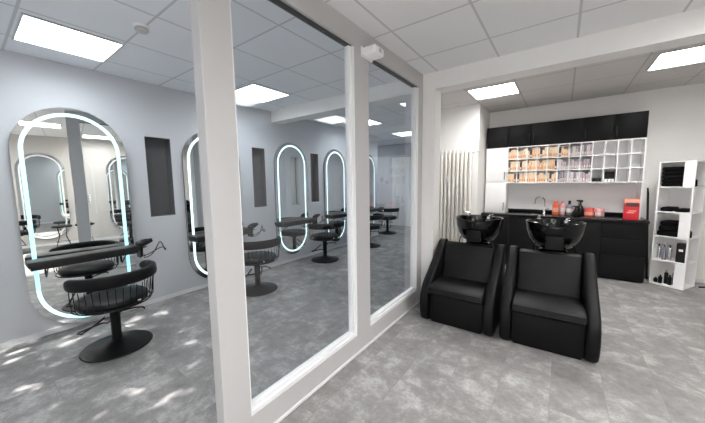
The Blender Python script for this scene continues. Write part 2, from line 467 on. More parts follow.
# ------------------------------------------------------------------ mirrors
def stad(w, h, n=20):
    r = w / 2; p = []
    p += [(r * math.cos(a), h - r + r * math.sin(a)) for a in [PI * i / n for i in range(n + 1)]]
    p += [(r * math.cos(a), r + r * math.sin(a)) for a in [PI + PI * i / n for i in range(n + 1)]]
    return p                                       # (y, z), z from 0 to h
def ring(mb, w, h, i0, i1, x0, x1):
    A = stad(w - 2 * i0, h - 2 * i0); B = stad(w - 2 * i1, h - 2 * i1)
    A = [(y, z + i0) for y, z in A]; B = [(y, z + i1) for y, z in B]
    t = bmesh.new(); n = len(A)
    v = [[t.verts.new((x, y, z)) for y, z in P] for x in (x0, x1) for P in (A, B)]
    a0, b0, a1, b1 = v
    for i in range(n):
        j = (i + 1) % n
        t.faces.new((a1[i], a1[j], b1[j], b1[i])); t.faces.new((a0[j], a0[i], b0[i], b0[j]))
        t.faces.new((a0[i], a0[j], a1[j], a1[i])); t.faces.new((b0[j], b0[i], b1[i], b1[j]))
    bmesh.ops.recalc_face_normals(t, faces=t.faces)
    mb._merge(t)
MW, MH = .84, 2.14
def make_mirror(label, loc, led, twist=0):
    t = thing('oval_mirror', label, 'mirror', loc, 0, 'tall oval wall mirrors')
    m = MB(); m.prism(stad(MW, MH), 'x', 0.002, .030); m.build('backing', M_edge, t)
    m = MB(); ring(m, MW, MH, 0, .052, .030, .040); m.build('rim', M_mirror, t, label='silver mirrored rim', smooth=False)
    m = MB(); ring(m, MW, MH, .052, .083, .030, .041); m.build('light_band', led, t, smooth=False)
    m = MB(); ii = .083
    rot = Matrix.Translation((.034, 0, MH / 2)) @ Matrix.Rotation(twist, 4, 'Z') @ Matrix.Translation((-.034, 0, -MH / 2))
    m.prism([(y, z + ii) for y, z in stad(MW - 2 * ii, MH - 2 * ii)], 'x', .031, .039)
    m.build('mirror_glass', M_mirror, t, smooth=False)
    return t
G = 'tall oval wall mirrors'
m1 = make_mirror('tall oval mirror with glowing cyan band, nearest and largest, at the left edge', (XL, .748, .035), M_led)
m1.scale = (1, 1.02, 1.05); m1.location.x = XL + .036; m1.rotation_euler = (0, 0, R(-4.8))
m2 = make_mirror('tall oval mirror with glowing band, half hidden behind the near white post', (XL, 2.235, .075), M_led_w)
m2.scale = (1, 1, 1.02)
dup(m2, (XL, 3.73, .14), 0, 'tall oval mirror with glowing band, fully seen through the large glass pane', scale=(1, .93, .985))
dup(m2, (XL, 5.02, .15), 0, 'tall oval mirror with glowing band beside the middle partition post', scale=(1, .86, .97))
dup(m2, (XL, 6.36, .16), 0, 'farthest tall oval mirror, only its edge seen in the narrow glass pane', scale=(1, .84, .96))
r1 = make_mirror('tall oval mirror on the opposite right wall, seen in the nearest mirror at left', (XR, .20, .18), M_led_off)
r1.rotation_euler = (0, 0, PI)
dup(r1, (XR, 1.85, .18), PI, 'tall oval mirror on the opposite right wall, farther from the shop windows')

# ------------------------------------------------------------------ consoles in front of the mirrors
def make_console(label, loc):
    t = thing('console_shelf', label, 'shelf', loc, 0, 'black console shelves under the mirrors')
    MB().box(.0, .235, -.425, .425, .030, .078, bev=.003).build('tabletop', M_bwood, t)
    MB().box(.01, .225, -.41, .41, 0, .030).build('drawer_box', M_bwood, t, smooth=False)
    for yy in (-.3, .3): MB().tube([(.005, yy, 0), (.005, yy, -.11), (.02, yy, -.11), (.19, yy, -.004)], .006).build('bracket', M_bmetal, t)
    # tool holder on the right end
    m = MB().box(.10, .23, .425, .433, -.06, .09)
    m.tube([(.165 + .035 * math.cos(a), .472 + .035 * math.sin(a), .05) for a in [2 * PI * i / 16 for i in range(16)]], .004, 6, closed=True)
    m.tube([(.2, .433, -.01), (.2, .47, -.03), (.17, .48, -.06)], .004, 6)
    m.build('tool_holder', M_bmetal, t)
    return t
CX = XL + .042
c1 = make_console('black wooden console shelf across the nearest lit mirror', (CX + .068, .742, .732)); c1.scale = (.84, 1, 1)
dup(c1, (CX, 2.235, .725), 0, 'black console shelf across the mirror half hidden by the near post', None, scale=(1, 1, 1))
dup(c1, (CX, 3.70, .73), 0, 'black console shelf across the mirror in the middle of the large glass pane', None, scale=(1, 1, 1))
dup(c1, (CX, 5.02, .73), 0, 'black console shelf across the mirror beside the middle partition post', None, scale=(1, .95, 1))
dup(c1, (CX, 6.36, .73), 0, 'farthest black console shelf, seen in the narrow glass pane', None, scale=(1, .9, 1))

# hair dryers in the holders
def make_dryer(label, loc):
    t = thing('hair_dryer', label, 'hair dryer', loc, 0, 'black hair dryers in the console holders'); t.scale = (1.15, 1.15, 1.15)
    ax = Matrix.Translation((0, 0, .035)) @ Matrix.Rotation(R(-78), 4, 'X')
    MB().lathe([(0, -.055), (.026, -.053), (.034, -.03), (.036, 0), (.032, .035), (.024, .06), (.020, .085), (.016, .085), (.014, .07), (0, .07)], 20, mtx=ax).build('barrel', M_plastic, t)
    MB().sweep([(0, -.005, .01), (0, -.012, -.03), (.004, -.016, -.075), (.006, -.016, -.10)], [(.013 * math.cos(a), .017 * math.sin(a)) for a in [2 * PI * i / 10 for i in range(10)]]).build('handle', M_plastic, t)
    pts = []
    for i in range(40):
        a = i / 39
        pts.append((.006 + .05 * math.sin(a * 9), -.016 + .23 * math.sin(PI * a) + .02 * math.sin(a * 7), -.10 + .15 * math.sin(PI * a * .9) * (0.6 + .4 * math.sin(a * 11)) - .02 * a))
    MB().tube(pts, .0045, 6).build('cable', M_plastic, t)
    return t
d1 = make_dryer('black hair dryer with looped cable at the end of the nearest console', (CX + .20, 1.215, .79))
dup(d1, (CX + .165, 2.708, .79), 0, 'black hair dryer at the end of the console behind the near post')
dup(d1, (CX + .165, 4.173, .795), 0, 'black hair dryer at the end of the console in the large glass pane')
dup(d1, (CX + .165, 5.493, .795), 0, 'black hair dryer at the end of the console by the middle post')

# ------------------------------------------------------------------ salon chairs
def make_chair(label, loc, rz):
    t = thing('salon_chair', label, 'chair', loc, rz, 'black salon chairs with wire baskets')
    MB().lathe([(0, 0), (.265, 0), (.27, .006), (.265, .014), (.20, .026), (.12, .045), (.06, .065), (.04, .075), (0, .075)], 48).build('base', M_bmetal, t)
    MB().lathe([(0, .07), (.038, .07), (.038, .36), (.05, .365), (.05, .40), (0, .40)], 24).build('column', M_bmetal, t)
    MB().tube([(.03, .03, .33), (.12, .10, .345), (.17, .14, .34), (.18, .15, .32)], .008).build('pump_lever', M_bmetal, t)
    fr = [(-.03, .07, .30), (-.14, .09, .22), (-.30, .11, .12), (-.36, .11, .115), (-.375, .09, .115), (-.375, -.09, .115), (-.36, -.11, .115), (-.30, -.11, .12), (-.14, -.09, .22), (-.03, -.07, .30)]
    MB().tube(fr, .009).build('footrest', M_bmetal, t)
    MB().box(-.12, .12, -.12, .12, .395, .42).lathe([(0, .415), (.24, .415), (.25, .42), (.25, .43), (0, .43)], 40).build('seat_plate', M_bmetal, t)
    # round padded seat
    MB().lathe([(0, .43), (.245, .43), (.262, .44), (.27, .462), (.262, .486), (.245, .498), (.15, .504), (0, .506)], 48, sx=1.0, sy=1.0).build('seat', M_leather_mid, t)
    # padded band: horseshoe with rounded section, open at -x
    n = 40; a0, a1 = -R(100), R(100)
    path = []; sc_ = []
    for i in range(n + 1):
        u = i / n; a = a0 + (a1 - a0) * u
        rr = .312 + .012 * math.cos(a)
        path.append((rr * math.cos(a), rr * math.sin(a), .688 + .012 * math.cos(a)))
        e = min(u, 1 - u) * n
        sc_.append(.35 if e < .5 else (.75 if e < 1.5 else (.92 if e < 2.5 else 1)))
    prof = [(.030 * math.copysign(abs(math.cos(b)) ** .7, math.cos(b)), .054 * math.copysign(abs(math.sin(b)) ** .7, math.sin(b))) for b in [2 * PI * i / 18 for i in range(18)]]
    MB().sweep(path, prof, scales=sc_).build('backrest', M_leather, t)
    # wire basket between seat ring and band
    m = MB()
    m.tube([(.286 * math.cos(a), .286 * math.sin(a), .432) for a in [2 * PI * i / 48 for i in range(48)]], .006, 8, closed=True)
    for k in range(4):
        a = PI / 4 + k * PI / 2; m.tube([(.22 * math.cos(a), .22 * math.sin(a), .422), (.286 * math.cos(a), .286 * math.sin(a), .432)], .006, 6)
    nw = 20
    for k in range(nw + 1):
        a = a0 * .93 + (a1 - a0) * .93 * k / nw
        rr = .312 + .012 * math.cos(a)
        m.tube([(.286 * math.cos(a), .286 * math.sin(a), .432), (.305 * math.cos(a), .305 * math.sin(a), .46), (.31 * math.cos(a), .31 * math.sin(a), .54), (rr * math.cos(a), rr * math.sin(a), .63)], .0036, 5)
    m.build('wire_basket', M_bmetal, t)
    MB().box(.272, .279, .03, .055, .455, .468).build('tag', M_white, t)
    return t
ch = make_chair('nearest black salon chair with wire basket, in front of the largest lit mirror', (-3.31, .765, 0), R(18))
dup(ch, (-3.43, 2.40, 0), R(-25), 'black salon chair with wire basket just right of the near white post')
dup(ch, (-3.68, 4.12, 0), R(-20), 'black salon chair in the middle of the large glass pane')
dup(ch, (-3.62, 5.62, 0), R(5), 'black salon chair mostly hidden behind the middle partition post')
dup(ch, (-4.08, 7.32, 0), R(-60), 'farthest black salon chair, seen in the narrow glass pane')
dup(ch, (1.62, -.27, 0), R(180), 'black salon chair by the right wall near the shop windows')
dup(ch, (1.62, 1.78, 0), R(165), 'black salon chair by the right wall, nearer the wash area')

# stools near the right wall (seen in the nearest mirror)
st = thing('bar_stool', 'round black stool on thin wire legs, left one in the mirror reflection', 'stool', (1.7, .47, 0), 0, 'round black stools')
MB().lathe([(0, .50), (.17, .50), (.185, .51), (.185, .53), (.17, .545), (0, .548)], 32).build('seat', M_leather, st)
m = MB()
for k in range(4):
    a = PI / 4 + k * PI / 2; m.tube([(.12 * math.cos(a), .12 * math.sin(a), .50), (.08 * math.cos(a), .08 * math.sin(a), .28), (.19 * math.cos(a), .19 * math.sin(a), .008)], .007)
m.tube([(.125 * math.cos(a), .125 * math.sin(a), .15) for a in [2 * PI * i / 24 for i in range(24)]], .005, 6, closed=True)
m.build('wire_legs', M_bmetal, st)
dup(st, (1.75, .88, 0), .3, 'round black stool on thin wire legs, right one in the mirror reflection')
t = thing('wall_socket', 'white three gang wall socket between the mirrors of the right wall', 'socket', (XR, 1.02, 1.15), PI)
MB().box(0, .01, -.04, .04, -.11, .11, bev=.003).build('cover_plate', M_white, t)
for k in (-1, 0, 1):
    MB().lathe([(0, 0), (.02, 0), (.022, .004), (0, .004)], 16, mtx=Matrix.Translation((.010, 0, k * .07)) @ Matrix.Rotation(PI / 2, 4, 'Y')).build('socket_insert', M_edge, t)

# ------------------------------------------------------------------ wash chairs
def arm_profile(n=9):
    # (y, z) outline: front bulge, sweeping up to the back
    key = [(.10, .0), (.055, .03), (.03, .10), (.018, .20), (.03, .29), (.075, .375), (.16, .45), (.28, .53), (.41, .62), (.53, .715), (.61, .785), (.66, .80), (.71, .79), (.73, .75), (.72, .60), (.71, .3), (.70, .0)]
    return key
def make_wash(label, loc, rz=0):
    t = thing('shampoo_chair', label, 'shampoo chair', loc, rz, 'black leather wash chairs with bowls')
    MB().box(-.265, .265, .065, .70, .025, .325, bev=.012).build('front_panel', M_leather, t)
    MB().box(-.25, .25, .09, .69, 0, .03).build('plinth', M_bmetal, t)
    # seat cushion
    s = MB(); s.prism([(.0, .345), (.012, .395), (.05, .415), (.3, .418), (.46, .405), (.50, .33), (.02, .325)], 'x', -.266, .266, bev=.02, seg=3)
    s.build('seat', M_leather_mid, t)
    b = MB(); b.prism([(.44, .40), (.565, .765), (.60, .785), (.635, .78), (.66, .75), (.64, .40)], 'x', -.262, .262, bev=.022, seg=3)
    b.build('backrest', M_leather_mid, t)
    for sgn in (-1, 1):
        m = MB(); x0, x1 = sorted((sgn * .267, sgn * .362))
        m.prism(arm_profile(), 'x', x0, x1, bev=.028, seg=4)
        m.build('armrest', M_leather, t)
    MB().box(-.262, .262, .655, .73, .03, .70, bev=.01).build('back_panel', M_leather, t)
    # bowl support column and bowl
    MB().box(-.13, .13, .74, .92, 0, .72, bev=.02).build('bowl_stand', M_gloss, t)
    bl = MB()
    outer = [(0, .725), (.12, .73), (.19, .76), (.242, .83), (.272, .92), (.280, .985), (.283, 1.0), (.283, 1.012), (.272, 1.018), (.256, 1.012), (.248, .985), (.215, .85), (.14, .79), (.05, .785), (0, .782)]
    bl.lathe(outer, 48, cy=.87, sx=.93, sy=.88)
    # lower the front lip where the neck rests
    for v in bl.bm.verts:
        d = max(0, (.87 - v.co.y) / .26)
        if v.co.z > .9 and d > .55 and abs(v.co.x) < .16:
            v.co.z -= .03 * min(1, (d - .55) / .25) * math.cos(v.co.x / .16 * PI / 2)
    bw = bl.build('wash_bowl', M_gloss, t)
    nr = MB()
    nr.prism([(.60, .76), (.59, .84), (.605, .885), (.63, .89), (.65, .87), (.66, .76)], 'x', -.075, .075, bev=.012, seg=3)
    nr.build('neck_rest', M_leather, t)
    for sx in (-.19, .19):
        MB().tube([(sx, .74, .70), (sx * .9, .72, .78), (sx * .8, .70, .80)], .007).build('support_rod', M_bmetal, t)
    # mixer tap and hand shower inside the bowl
    m = MB()
    m.lathe([(0, 0), (.022, 0), (.022, .035), (.014, .045), (.014, .07), (0, .072)], 20, cx=-.14, cy=0, mtx=Matrix.Translation((0, .985, .985)))
    m.tube([(-.14, .985, 1.05), (-.17, .97, 1.065), (-.215, .95, 1.068)], .007)
    m.build('mixer_tap', M_chrome, t)
    m = MB()
    m.lathe([(0, 0), (.016, 0), (.016, .03), (0, .032)], 16, cx=.13, cy=0, mtx=Matrix.Translation((0, .995, .985)))
    m.tube([(.13, .995, 1.01), (.13, .98, 1.035), (.11, .93, 1.04), (.10, .90, 1.02)], .010)
    m.lathe([(0, 0), (.022, .0), (.02, .02), (0, .024)], 16, mtx=Matrix.Translation((.10, .895, 1.0)))
    m.build('hand_shower', M_chrome, t)
    hp = [(.13, .985, .99)] + [(.12 - .24 * k / 10, .95 + .0 * k, .955 + .028 * math.sin(k * 1.3)) for k in range(11)]
    MB().tube(hp, .006, 6).build('shower_hose', M_bmetal, t)
    for o in list(t.children):
        nm = o.name.split('.')[0]
        if nm not in ('bowl_stand', 'wash_bowl', 'neck_rest', 'support_rod', 'mixer_tap', 'hand_shower', 'shower_hose'): continue
        if nm != 'bowl_stand': o.data.transform(Matrix.Translation((.04, 0, .045)))
        else: o.data.transform(Matrix.Translation((.04, 0, 0)) @ Matrix.Scale(1.06, 4, (0, 0, 1)))
    return t
w1 = make_wash('left black leather wash chair with glossy bowl, beside the glass partition', (-.825, 2.80, 0), R(.5))
dup(w1, (-.05, 2.83, 0), R(2.5), 'right black leather wash chair with glossy bowl, in front of the black cabinets')

# ------------------------------------------------------------------ radiator
t = thing('radiator', 'tall cream tubular wall radiator left of the white cupboards', 'radiator', (-1.60, 5.18, .38))
for k in range(10):
    x = -.31 + k * .069
    m = MB().lathe([(.0, 0), (.016, .004), (.021, .02), (.021, 1.62), (.016, 1.64), (0, 1.644)], 14, cx=x, cy=0)
    m.build('tube', M_rad, t)
for k in range(9):
    x = -.2755 + k * .069
    MB().lathe([(.0, .02), (.02, .04), (.02, 1.60), (0, 1.62)], 14, cx=x, cy=.062).build('tube', M_rad, t)
m = MB()
for z in (.03, 1.60): m.box(-.33, .33, .018, .045, z - .018, z + .018, bev=.01)
m.build('header_pipe', M_rad, t)
MB().tube([(.335, .033, 1.60), (.40, .033, 1.60), (.41, .06, 1.60), (.41, .138, 1.60)], .010).lathe([(0, 0), (.02, 0), (.022, .05), (.016, .055), (0, .055)], 16, mtx=Matrix.Translation((.36, .033, 1.60)) @ Matrix.Rotation(PI / 2, 4, 'X')).build('valve', M_chrome, t)
MB().box(-.075, -.045, -.035, -.018, 1.10, 1.20, bev=.004).build('heat_meter', M_white, t)
MB().tube([(.30, .04, .03), (.34, .09, -.1), (.34, .10, -.34)], .01).build('pipe', M_rad, t)

# ------------------------------------------------------------------ kitchenette wall units
YC = 5.62                                 # front of counter
YU = 5.80                                 # front of uppers
xb = [-1.160, -.815, -.463, .218, .578, .935]
for k in range(5):
    names = ['black wall cupboard above the white cupboards, first from the left', 'black wall cupboard second from the left, above the orange boxes', 'widest black wall cupboard in the middle of the top row', 'black wall cupboard second from the right in the top row', 'black wall cupboard at the right end of the top row']
    a, b = xb[k], xb[k + 1]
    zt, zb_ = 2.445, 2.075
    t = thing('wall_cabinet', names[k], 'cabinet', (a, YU, zb_), 0, 'black wall cupboards')
    wd = b - a
    MB().box(.001, wd - .001, .02, YW - YU - .002, 0, zt - zb_).build('body', M_cab, t, smooth=False)
    d = MB().box(.003, wd - .003, 0, .018, .003, zt - zb_ - .003, bev=.0015).build('door', M_cab, t)
    hx = wd - .03 if k in (0, 1, 2) else .03
    hs = [hx]
    if k == 2: hs = [.03]
    for h_ in hs:
        MB().box(h_ - .006, h_ + .006, -.022, -.012, .05, .19, bev=.003).box(h_ - .004, h_ + .004, -.014, .0, .06, .07).box(h_ - .004, h_ + .004, -.014, .0, .17, .18).build('handle', M_plastic, d)
# white cupboards
t = thing('tall_cupboard', 'white two door cupboard standing on the worktop left of the cubby shelf', 'cupboard', (xb[0], YU, .905))
wd = xb[1] - xb[0]
MB().box(.001, wd - .001, .02, YW - YU - .002, 0, 1.168).build('body', M_white, t, smooth=False)
for z0, z1 in ((.003, .543), (.549, 1.165)):
    d = MB().box(.003, wd - .003, 0, .018, z0, z1, bev=.0015).build('door', M_white, t)
    zc = z0 + .12
    MB().box(wd - .04, wd - .028, -.022, -.012, zc - .07, zc + .07, bev=.003).box(wd - .037, wd - .031, -.014, 0, zc - .06, zc - .05).box(wd - .037, wd - .031, -.014, 0, zc + .05, zc + .06).build('handle', M_plastic, d)
# cubby shelf 12 x 3
X0, X1, Z0, Z1 = xb[1] + .002, .938, 1.44, 2.073
t = thing('cubby_shelf', 'white cubby shelf of three rows above the worktop, half filled with boxes', 'shelf', (X0, YU, Z0))
W_, H_ = X1 - X0, Z1 - Z0
NC = 12; th = .016
cw = (W_ - th) / NC; rh = (H_ - th) / 3
for r in range(4): MB().box(0, W_, 0, .22, r * rh, r * rh + th).build('horizontal_board', M_white, t, smooth=False)
MB().box(0, W_, .22, .23, 0, H_).build('back_board', M_white, t, smooth=False)
for c in range(NC + 1): MB().box(c * cw, c * cw + th, 0.001, .2195, .001, H_ - .001).build('divider', M_white, t, smooth=False)
MB().box(W_ - th - .002, W_, 0, .30, -(Z0 - .905), 0).build('side_panel', M_white, t, smooth=False)
MB().box(.0, W_, YW - YU - .02, YW - YU - .002, -(Z0 - .905), H_).box(0, W_, .23, YW - YU - .02, -.0, .012).build('splashback', M_white, t, smooth=False)
# boxes in the cubbies
PEACH = [mat('peach_carton_%d' % i, c, .45) for i, c in enumerate([(.93, .68, .46), (.92, .72, .52), (.93, .63, .40), (.90, .75, .58)])]
MAUVE = [mat('mauve_carton_%d' % i, c, .45) for i, c in enumerate([(.30, .26, .29), (.55, .48, .50), (.50, .38, .42), (.70, .64, .64)])]
M_dk = mat('dark_brown_gap_carton', (.10, .045, .03), .5)
M_lab = mat('printed_panel', (.80, .42, .22), .5)
M_labw = mat('pale_printed_panel', (.80, .74, .70), .5)
rows = ['bottom', 'middle', 'top']; ords = ['first', 'second', 'third', 'fourth', 'fifth', 'sixth', 'seventh', 'eighth', 'ninth', 'tenth', 'eleventh', 'twelfth']
proto = {}
def carton(x, y, z, w, h, kind, label, cat='box', group='hair colour boxes in the cubby shelf'):
    mlist = {'peach': PEACH, 'mauve': MAUVE, 'dark': [M_dk]}[kind]
    mt = random.choice(mlist)
    t = thing('hair_colour_box', label, cat, (x, y, z), 0, group)
    MB().box(-w / 2, w / 2, 0, .10, 0, h, bev=.001).build('carton', mt, t)
    MB().box(-w / 2 + .003, w / 2 - .003, -.0012, -.0002, h * .12, h * .38).build('printed_panel', M_lab if kind == 'peach' else M_labw, t, smooth=False)
    return t
for c in range(8):
    for r in range(3):
        x0 = X0 + c * cw + th; z0 = Z0 + r * rh + th; iw = cw - th
        kind = 'peach' if c < 5 or (c == 5 and r == 2) else 'mauve'
        n = 4
        bwid = iw / n - .0045
        kcols = 'peach' if kind == 'peach' else 'mauve grey'
        hs = []
        for i in range(n):
            h = random.choice([.150, .160, .168]) if random.random() < .75 else .12
            kk = kind
            if kind == 'peach' and random.random() < .14: kk, h = 'dark', .15  # brown cartons also stand in for the shaded gaps between boxes
            carton(x0 + (i + .5) * iw / n, YU + .012 + random.uniform(0, .012), z0, bwid, h, kk,
                   'slim %s box %s from left in the %s cubby from left, %s row' % (kcols if kk != 'dark' else 'dark brown shade-gap', ords[i], ords[c], rows[r]))
# dark item and white jars in cubbies nine and ten of the bottom row
t = thing('storage_box', 'low dark box lying in the ninth cubby of the bottom row', 'box', (X0 + 8.5 * cw + th / 2, YU + .03, Z0 + th))
MB().box(-.05, .05, 0, .12, 0, .045, bev=.004).build('tray', M_plastic, t)
MB().box(-.052, .052, -.002, .122, .045, .058, bev=.003).build('lid', M_plastic, t)
for i in range(3):
    t = thing('cream_jar', '%s white jar with dark lid in the tenth cubby, bottom row' % ['left', 'middle', 'right'][i], 'jar', (X0 + 9 * cw + th + .027 + i * .038, YU + .04, Z0 + th), 0, 'white jars in the bottom cubby')
    MB().lathe([(0, 0), (.016, 0), (.0175, .005), (.0175, .04), (0, .04)], 16).build('jar_body', M_white, t)
    MB().lathe([(0, .04), (.018, .04), (.018, .06), (0, .062)], 16).build('lid', M_plastic, t)
tag(MB().box(-.058, .058, 0, .08, 0, .15, bev=.003).build('storage_box', M_plastic), 'dark upright box behind the white jars in the tenth cubby', 'box').location = (X0 + 9.5 * cw + th / 2, YU + .075, Z0 + th)

# worktop and base cabinets
t = thing('worktop', 'long glossy black worktop under the cubby shelf', 'worktop', (0, 0, .865))
MB().box(xb[0] - .02, 1.005, YC - .015, YW - .003, 0, .04, bev=.003).build('top_slab', M_counter, t)
MB().box(xb[1] + .004, .90, YW - .035, YW - .023, .04, .10, bev=.002).build('upstand', M_counter, t)
bx = [-1.135, -.725, -.315, .095, .505, 1.0]
bn = ['black base cabinet at the left end, behind the left wash bowl', 'black base cabinet second from left, between the two wash bowls', 'black base cabinet under the curved tap, behind the right wash bowl', 'black base cabinet right of the right wash chair', 'black base cabinet of three drawers at the right end of the worktop']
for k in range(5):
    a, b = bx[k], bx[k + 1]; wd = b - a
    t = thing('base_cabinet', bn[k], 'cabinet', (a, YC, 0), 0, 'black base cabinets under the worktop')
    MB().box(.001, wd - .001, .02, YW - YC - .02, .06, .864).box(.005, wd - .005, .05, YW - YC - .03, 0, .06).build('body', M_cab, t, smooth=False)
    if k < 4:
        d = MB().box(.002, wd - .002, 0, .018, .03, .86, bev=.0015).build('door', M_cab, t)
        MB().box(wd - .03, wd - .022, -.006, 0, .64, .74, bev=.002).build('handle', M_cab, d)
    else:
        for z0, z1 in ((.03, .3785), (.3805, .6185), (.6205, .86)):
            d = MB().box(.002, wd - .002, 0, .018, z0, z1, bev=.0015).build('drawer', M_cab, t)
            MB().box(wd / 2 - .07, wd / 2 + .07, -.006, 0, z1 - .05, z1 - .042, bev=.002).build('handle', M_cab, d)

ZT = .905
# tap
t = thing('kitchen_tap', 'chrome gooseneck tap on the black worktop', 'tap', (-.235, 6.0, ZT))
MB().lathe([(0, 0), (.026, 0), (.026, .01), (.018, .02), (.016, .10), (.012, .11), (0, .11)], 20).build('base', M_chrome, t)
gn = [(0, 0, .10), (0, 0, .225)] + [(-.07 + .07 * math.cos(a), -.02 * math.sin(a) , .225 + .075 * math.sin(a)) for a in [PI * i / 14 for i in range(1, 15)]] + [(-.145, 0, .17)]
MB().tube(gn, .009, 10).build('spout', M_chrome, t)
MB().tube([(.012, 0, .07), (.04, -.01, .085), (.07, -.02, .10)], .006).build('lever', M_chrome, t)
# bottles
M_or = mat('orange_red_bottle', (.85, .16, .07), .3); M_pk = mat('pink_bottle', (.85, .42, .42), .3); M_gy = mat('smoky_bottle', (.22, .21, .26), .2)
M_red = mat('red_carton', (.78, .035, .05), .4); M_sal = mat('salmon_jar', (.85, .12, .10), .4); M_pj = mat('pale_pink_jar', (.85, .40, .42), .4)
M_labelp = mat('salmon_label', (.90, .42, .30), .5); M_labdk = mat('dark_picture', (.08, .03, .03), .5)
def bottle(name, label, x, y, mt, r, h, cap, capr, caph, lab, cat='bottle', sh=.03):
    t = thing(name, label, cat, (x, y, ZT))
    MB().lathe([(0, 0), (r * .92, 0), (r, .006), (r, h - sh), (r * .8, h - sh * .4), (capr * .9, h), (0, h)], 28).build('bottle_body', mt, t)
    MB().lathe([(0, h), (capr, h), (capr, h + caph), (capr * .8, h + caph + .004), (0, h + caph + .004)], 20).build('cap', cap, t)
    if lab: MB().lathe([(r + .0006, h * .25), (r + .0008, h * .27), (r + .0008, h * .6), (r + .0006, h * .62)], 28).build('label_band', lab, t)
    return t
bottle('shampoo_bottle', 'orange red bottle on the worktop, nearest the tap', -.075, 5.98, M_or, .048, .19, M_or, .03, .035, M_labelp)
bottle('lotion_bottle', 'pink bottle between the orange red and the smoky bottles', +.017, 6.03, M_pk, .040, .19, M_pk, .02, .03, M_labw)
bottle('tonic_bottle', 'smoky grey rounded bottle with dark stopper beside the pink bottle', .112, 6.00, M_gy, .046, .18, M_plastic, .018, .055, M_labw, sh=.06)
def spray(label, x, y, s=1.0):
    t = thing('spray_bottle', label, 'spray bottle', (x, y, ZT))
    MB().lathe([(0, 0), (.042 * s, 0), (.045 * s, .01), (.045 * s, .09 * s), (.03 * s, .13 * s), (.014, .16 * s), (0, .16 * s)], 24).build('bottle_body', M_plastic, t)
    MB().lathe([(0, .16 * s), (.016, .16 * s), (.016, .18 * s), (.008, .185 * s), (0, .185 * s)], 16).build('collar', M_plastic, t)
    MB().prism([(-.055, .205 * s), (-.05, .225 * s), (.03, .225 * s), (.035, .20 * s), (.01, .183 * s), (-.01, .183 * s), (-.015, .20 * s)], 'y', -.012, .012, bev=.003).build('spray_head', M_plastic, t)
    MB().tube([(-.02, 0, .20 * s), (-.03, 0, .175 * s), (-.028, 0, .15 * s)], .005, 6).build('trigger', M_plastic, t)
    return t
spray('tall black trigger spray bottle between the smoky bottle and the red jar', .255, 6.04, 1.12)
spray('short black spray bottle just left of the tall black one', .195, 5.93, .72)
def jar(label, x, y, r, h, mt, lm):
    t = thing('treatment_jar', label, 'jar', (x, y, ZT), 0, 'round treatment tubs on the worktop')
    MB().lathe([(0, 0), (r * .95, 0), (r, .006), (r, h * .72), (0, h * .72)], 28).build('tub', mt, t)
    MB().lathe([(0, h * .72), (r * 1.04, h * .72), (r * 1.04, h - .004), (r, h), (0, h)], 28).build('lid', mt, t)
    MB().lathe([(r + .0006, h * .15), (r + .0008, h * .17), (r + .0008, h * .5), (r + .0006, h * .52)], 28).build('label_band', lm, t)
jar('salmon red treatment tub right of the black spray bottles', .37, 5.98, .062, .13, M_sal, M_labelp)
jar('pale pink treatment tub right of the salmon red tub', .50, 5.98, .058, .125, M_pj, M_labw)
t = thing('product_box', 'tall bright red carton with salmon top at the right end of the worktop', 'box', (.822, 5.70, ZT), R(-4))
MB().box(-.082, .082, 0, .07, 0, .30, bev=.002).build('carton', M_red, t)
MB().box(-.081, .081, -.0012, -.0002, .235, .299).build('top_band', M_labelp, t, smooth=False)
MB().box(-.065, .07, -.0024, -.0013, .19, .245).build('picture', M_labdk, t, smooth=False)
MB().box(-.03, .05, -.0024, -.0013, .12, .135).box(-.05, .03, -.0024, -.0013, .095, .11).build('lettering', M_labelp, t, smooth=False)

# leaning board between cabinet and shelf tower
t = MB(); t.prism([(0, 0), (.018, 0), (.016, 1.28), (.008, 1.36), (0, 1.36)], 'x', 0, .05)
o = t.build('leaning_board', M_cab, smooth=False)
o.location = (.985, 5.82, 0); o.rotation_euler = (0, 0, 0)
tag(o, 'thin dark board leaning against the wall right of the base cabinets', 'board')
o.data.transform(Matrix.Rotation(R(0), 4, 'X'))
o.data.transform(Matrix.Scale(1, 4))
for v in o.data.vertices: v.co = Vector((v.co.y - .0 + (v.co.z * -.05), v.co.x, v.co.z))
o.location = (1.075, 5.93, 0)

